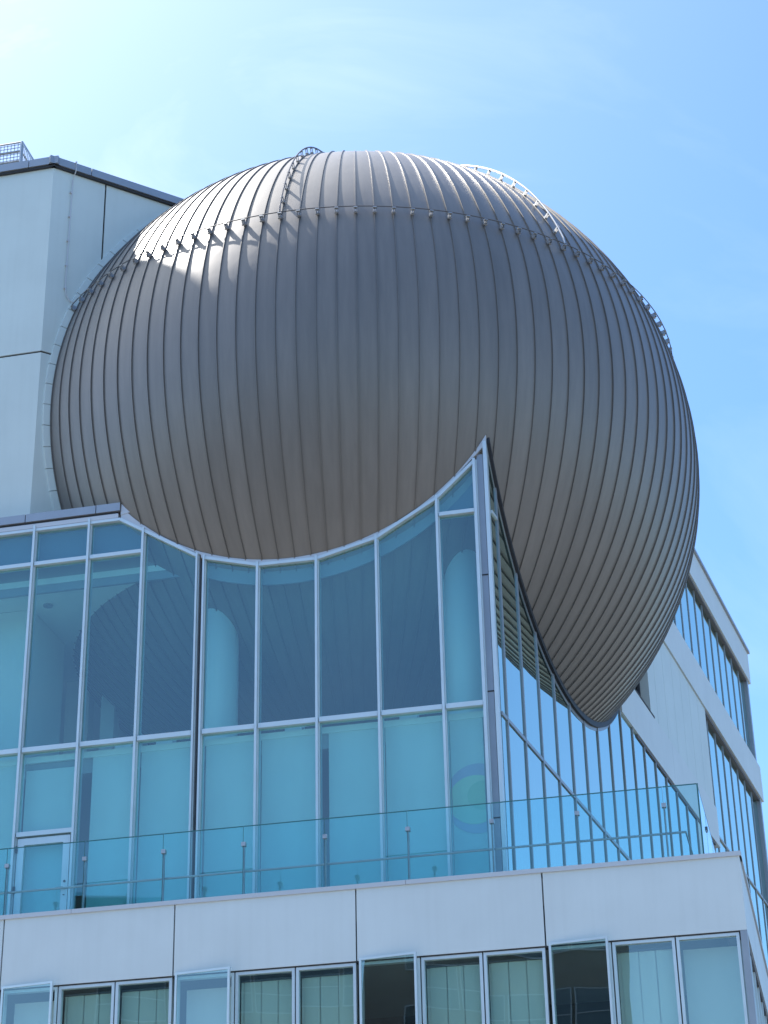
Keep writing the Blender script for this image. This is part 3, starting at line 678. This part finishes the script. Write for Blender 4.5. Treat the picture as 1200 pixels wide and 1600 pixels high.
# windows
ZW1, ZW0 = ZFB - .02, 6.3
obj('window_head', rect(FT, UT + .02, LFT, ZFB - .02, ZFB + .0, -.16, -.02), M['joint'], pod)
def window(fr, ua, ub, openw=False, blinds=True, name='window'):
    fw_ = .045
    wnd = thing_part = None
    m = MB()
    for (u0, u1, z0, z1) in ((ua, ua + fw_, ZW0, ZW1), (ub - fw_, ub, ZW0, ZW1), (ua + fw_, ub - fw_, ZW1 - fw_, ZW1), (ua + fw_, ub - fw_, ZW0, ZW0 + fw_)):
        box(m, fr, u0, u1, z0, z1, -.13, -.03)
    wnd = obj(name, m, M['alu'], pod)
    if not openw:
        obj('glass_pane', rect(fr, ua + fw_, ub - fw_, ZW0 + fw_, ZW1 - fw_, -.085, -.07), M['glass3'], wnd)
    else:
        # side-hung sash, hinged at its left edge (high u), right edge swung out
        ang = 7 * D; hu, hd = ub - .01, .0
        wd_ = ub - ua - .02
        sash_e = (-fr.e * math.cos(ang) + fr.n * math.sin(ang)); sash_n = (fr.n * math.cos(ang) + fr.e * math.sin(ang))
        def Q(s_, z, d): return fr.P(hu, z, hd) + sash_e * s_ + sash_n * d
        def sb(mb, s0, s1, z0, z1, d0, d1): mb.hexa([Q(s0, z0, d0), Q(s1, z0, d0), Q(s1, z0, d1), Q(s0, z0, d1), Q(s0, z1, d0), Q(s1, z1, d0), Q(s1, z1, d1), Q(s0, z1, d1)])
        sm_ = MB(); z0, z1 = ZW0 + .01, ZW1 + .05
        for (s0_, s1_, a_, b_) in ((0, .035, z0, z1), (wd_ - .035, wd_, z0, z1), (.035, wd_ - .035, z1 - .035, z1), (.035, wd_ - .035, z0, z0 + .035)): sb(sm_, s0_, s1_, a_, b_, 0, .04)
        sash = obj('sash', sm_, M['alu'], wnd, label='window sash standing slightly open')
        gm = MB(); sb(gm, .035, wd_ - .035, z0 + .035, z1 - .035, .012, .026); obj('glass_pane', gm, M['glass3'], sash)
    return wnd
def slats(fr, ua, ub, wnd):
    x = ua + .05; zt = ZW1 - .13
    obj('blind_rail', rect(fr, ua + .046, ub - .046, zt, zt + .03, -.22, -.17), M['darksteel'], wnd)
    obj('gap_light_sheet', rect(fr, ua + .046, ub - .046, ZW0, zt, -.215, -.21), M['blind'], wnd)  # added pale sheet, imitates light glowing in the gaps between slats
    while x < ub - .08:
        w_ = min(random.uniform(.235, .275), ub - .05 - x); tl = random.uniform(-.010, .010); sk = random.uniform(-.012, .012)
        m = MB(); P = fr.P
        m.hexa([P(x + sk, ZW0, -.195 + tl), P(x + w_ + sk, ZW0, -.195 - tl), P(x + w_ + sk, ZW0, -.191 - tl), P(x + sk, ZW0, -.191 + tl), P(x, zt, -.195 + tl), P(x + w_, zt, -.195 - tl), P(x + w_, zt, -.191 - tl), P(x, zt, -.191 + tl)])
        obj('blind_slat', m, M['louvre'], wnd)
        x += w_ + .016
for a_, b_ in zip(fj[:-1], fj[1:]):
    if a_ > 9: break
    w3 = (b_ - a_ - .04) / 3
    off = .1 if a_ == UT else 0
    w3 = (b_ - a_ - .04 - off) / 3
    for k in range(3):
        ua, ub = a_ + off + .02 + w3 * k, a_ + off + .02 + w3 * (k + 1) - .02
        op = (k == 2)
        wnd = window(FT, ua, ub, openw=op)
        if a_ == UT and k == 0: obj('roller_blind', rect(FT, ua + .06, ub - .06, ZW0, ZW1 - .1, -.42, -.41), M['blind'], wnd)
        elif op: 
            if ua > 4: obj('roller_blind', rect(FT, ua + .06, ub - .06, ZW0, ZW1 - .12, -.42, -.41), M['blind'], wnd)
        else: slats(FT, ua, ub, wnd)
obj('corner_post', MB().prism([FT.P(UT + .0, ZW0, -.0), FT.P(UT + .1, ZW0, -.0), FT.P(UT + .1, ZW0, -.2), FT.P(UT + .0, ZW0, -.2)], [FT.P(UT + .0, ZFB - .004, -.0), FT.P(UT + .1, ZFB - .004, -.0), FT.P(UT + .1, ZFB - .004, -.2), FT.P(UT + .0, ZFB - .004, -.2)]), M['coping'], pod)
obj('side_soffit', rect(FS, .21, DEP, ZFB - .08, ZFB - .003, -.3, -.02), M['soffit'], pod)
for k in range(20):
    ua = .24 + k * 1.0
    window(FS, ua, ua + .98)
obj('wall', rect(FT, UT + .02, LFT, 0, ZW0 - .01, -.3, -.0), M['band'], pod)
obj('wall', rect(FS, .31, DEP, 0, ZW0 - .01, -.3, -.0), M['band'], pod)
obj('inner_wall', rect(FT, UT + .5, LFT, 3, 10.2, -4.2, -4.0), M['int_dark'], pod)
obj('inner_wall', rect(FT, 9.0, LFT, 3, 9.6, -.5, -.4), M['int_grey'], pod)
obj('inner_ceiling', rect(FT, UT + .3, LFT, 9.75, 9.85, -4.0, -.13), M['int_grey'], pod)
obj('inner_wall', rect(FS, 4.6, DEP, 3, 10.2, -3.2, -3.0), M['int_dark'], pod)

# ------------------------------------------------------------------ glass railing
rl = thing('glass_railing', 'frameless greenish glass railing with short steel posts and a thin handrail along the terrace edge', 'railing', FT.P(3, ZL, -.14))
FG = Frame(FT.P(0, 0, -.14), A1, -1); FGS = Frame(FT.P(-3.165, 0, -.14), A3, 1)
ZG0, ZG1 = ZL - .06, 12.02
PU = [-2.63 + 1.338 * k for k in range(16)]
pe = [-3.16] + PU
def rpane(fr, a_, b_):
    m = MB(); box(m, fr, a_, b_, ZG0, ZG1, -.012, 0, 0)
    o = obj('glass_pane', m, M['rail_glass'], rl)
    obj('glass_edge', rect(fr, a_, b_, ZG1 + .0, ZG1 + .014, -.014, .002), M['glass_edge'], o)
    obj('glass_edge', rect(fr, a_, a_ + .004, ZG0, ZG1, -.0135, .0015), M['glass_edge'], o)
for a_, b_ in zip(pe[:-1], pe[1:]): rpane(FG, a_ + .004, b_ - .004)
def rpost(fr, u):
    o = obj('post', rect(fr, u - .014, u + .014, ZL - .02, 11.70, -.065, -.02), M['steel'], rl)
    obj('cap', rect(fr, u - .035, u + .035, 11.70, 11.765, -.07, .012), M['steel'], o)
for u in PU: rpost(FG, u)
obj('handrail', MB().tube([FGS.P(22, 11.31, -.24), FG.P(-2.92, 11.31, -.10), FG.P(18, 11.31, -.10)], .019, 8), M['coping'], rl)
for k in range(14):
    rpane(FGS, .02 + 1.4 * k, 1.4 + 1.4 * k)
    if k: rpost(FGS, 1.4 * k)
obj('corner_edge', rect(FG, -3.175, -3.161, ZG0, ZG1 + .013, -.02, .005), M['glass_edge'], rl)
for z in (11.05, 11.72): obj('clip', rect(FGS, 1.36, 1.44, z, z + .06, .0, .02), M['darksteel'], rl)

# ------------------------------------------------------------------ office building across the street (seen only mirrored in the lower windows)
b0, b1 = Vector((-38.6, -16.9, 0)), Vector((-16.4, -28.5, 0))
az = math.atan2((b1 - b0).x, (b1 - b0).y); FO = Frame(b0, az, -1)
if (Vector((0, 30, 0)) - b0).dot(FO.n) < 0: FO = Frame(b0, az, 1)
LO = (b1 - b0).length; HO = 28.5
ofb = thing('office_building', 'dark brown office block with ribbon windows across the street, mirrored in the podium windows', 'building', b0)
obj('wall', rect(FO, 0, LO, 0, HO, -14, 0), M['brick'], ofb)
nf = 8; fh = HO / nf
for f_ in range(nf):
    for k in range(10):
        u0 = 2.0 + k * (LO - 3) / 10
        wn = obj('window', rect(FO, u0, u0 + (LO - 3) / 10 - .12, f_ * fh + 1.0, f_ * fh + fh - .5, .0, .06), M['officeglass'], ofb)
        fm_ = MB(); ww_ = (LO - 3) / 10 - .12
        for (p0, p1, q0, q1) in ((0, ww_, 1.0, 1.05), (0, ww_, fh - .55, fh - .5), (0, .05, 1.05, fh - .55), (ww_ - .05, ww_, 1.05, fh - .55), (.05, ww_ - .05, 1.9, 1.94)): box(fm_, FO, u0 + p0, u0 + p1, f_ * fh + q0, f_ * fh + q1, .06, .1)
        obj('frame', fm_, M['coping'], wn)
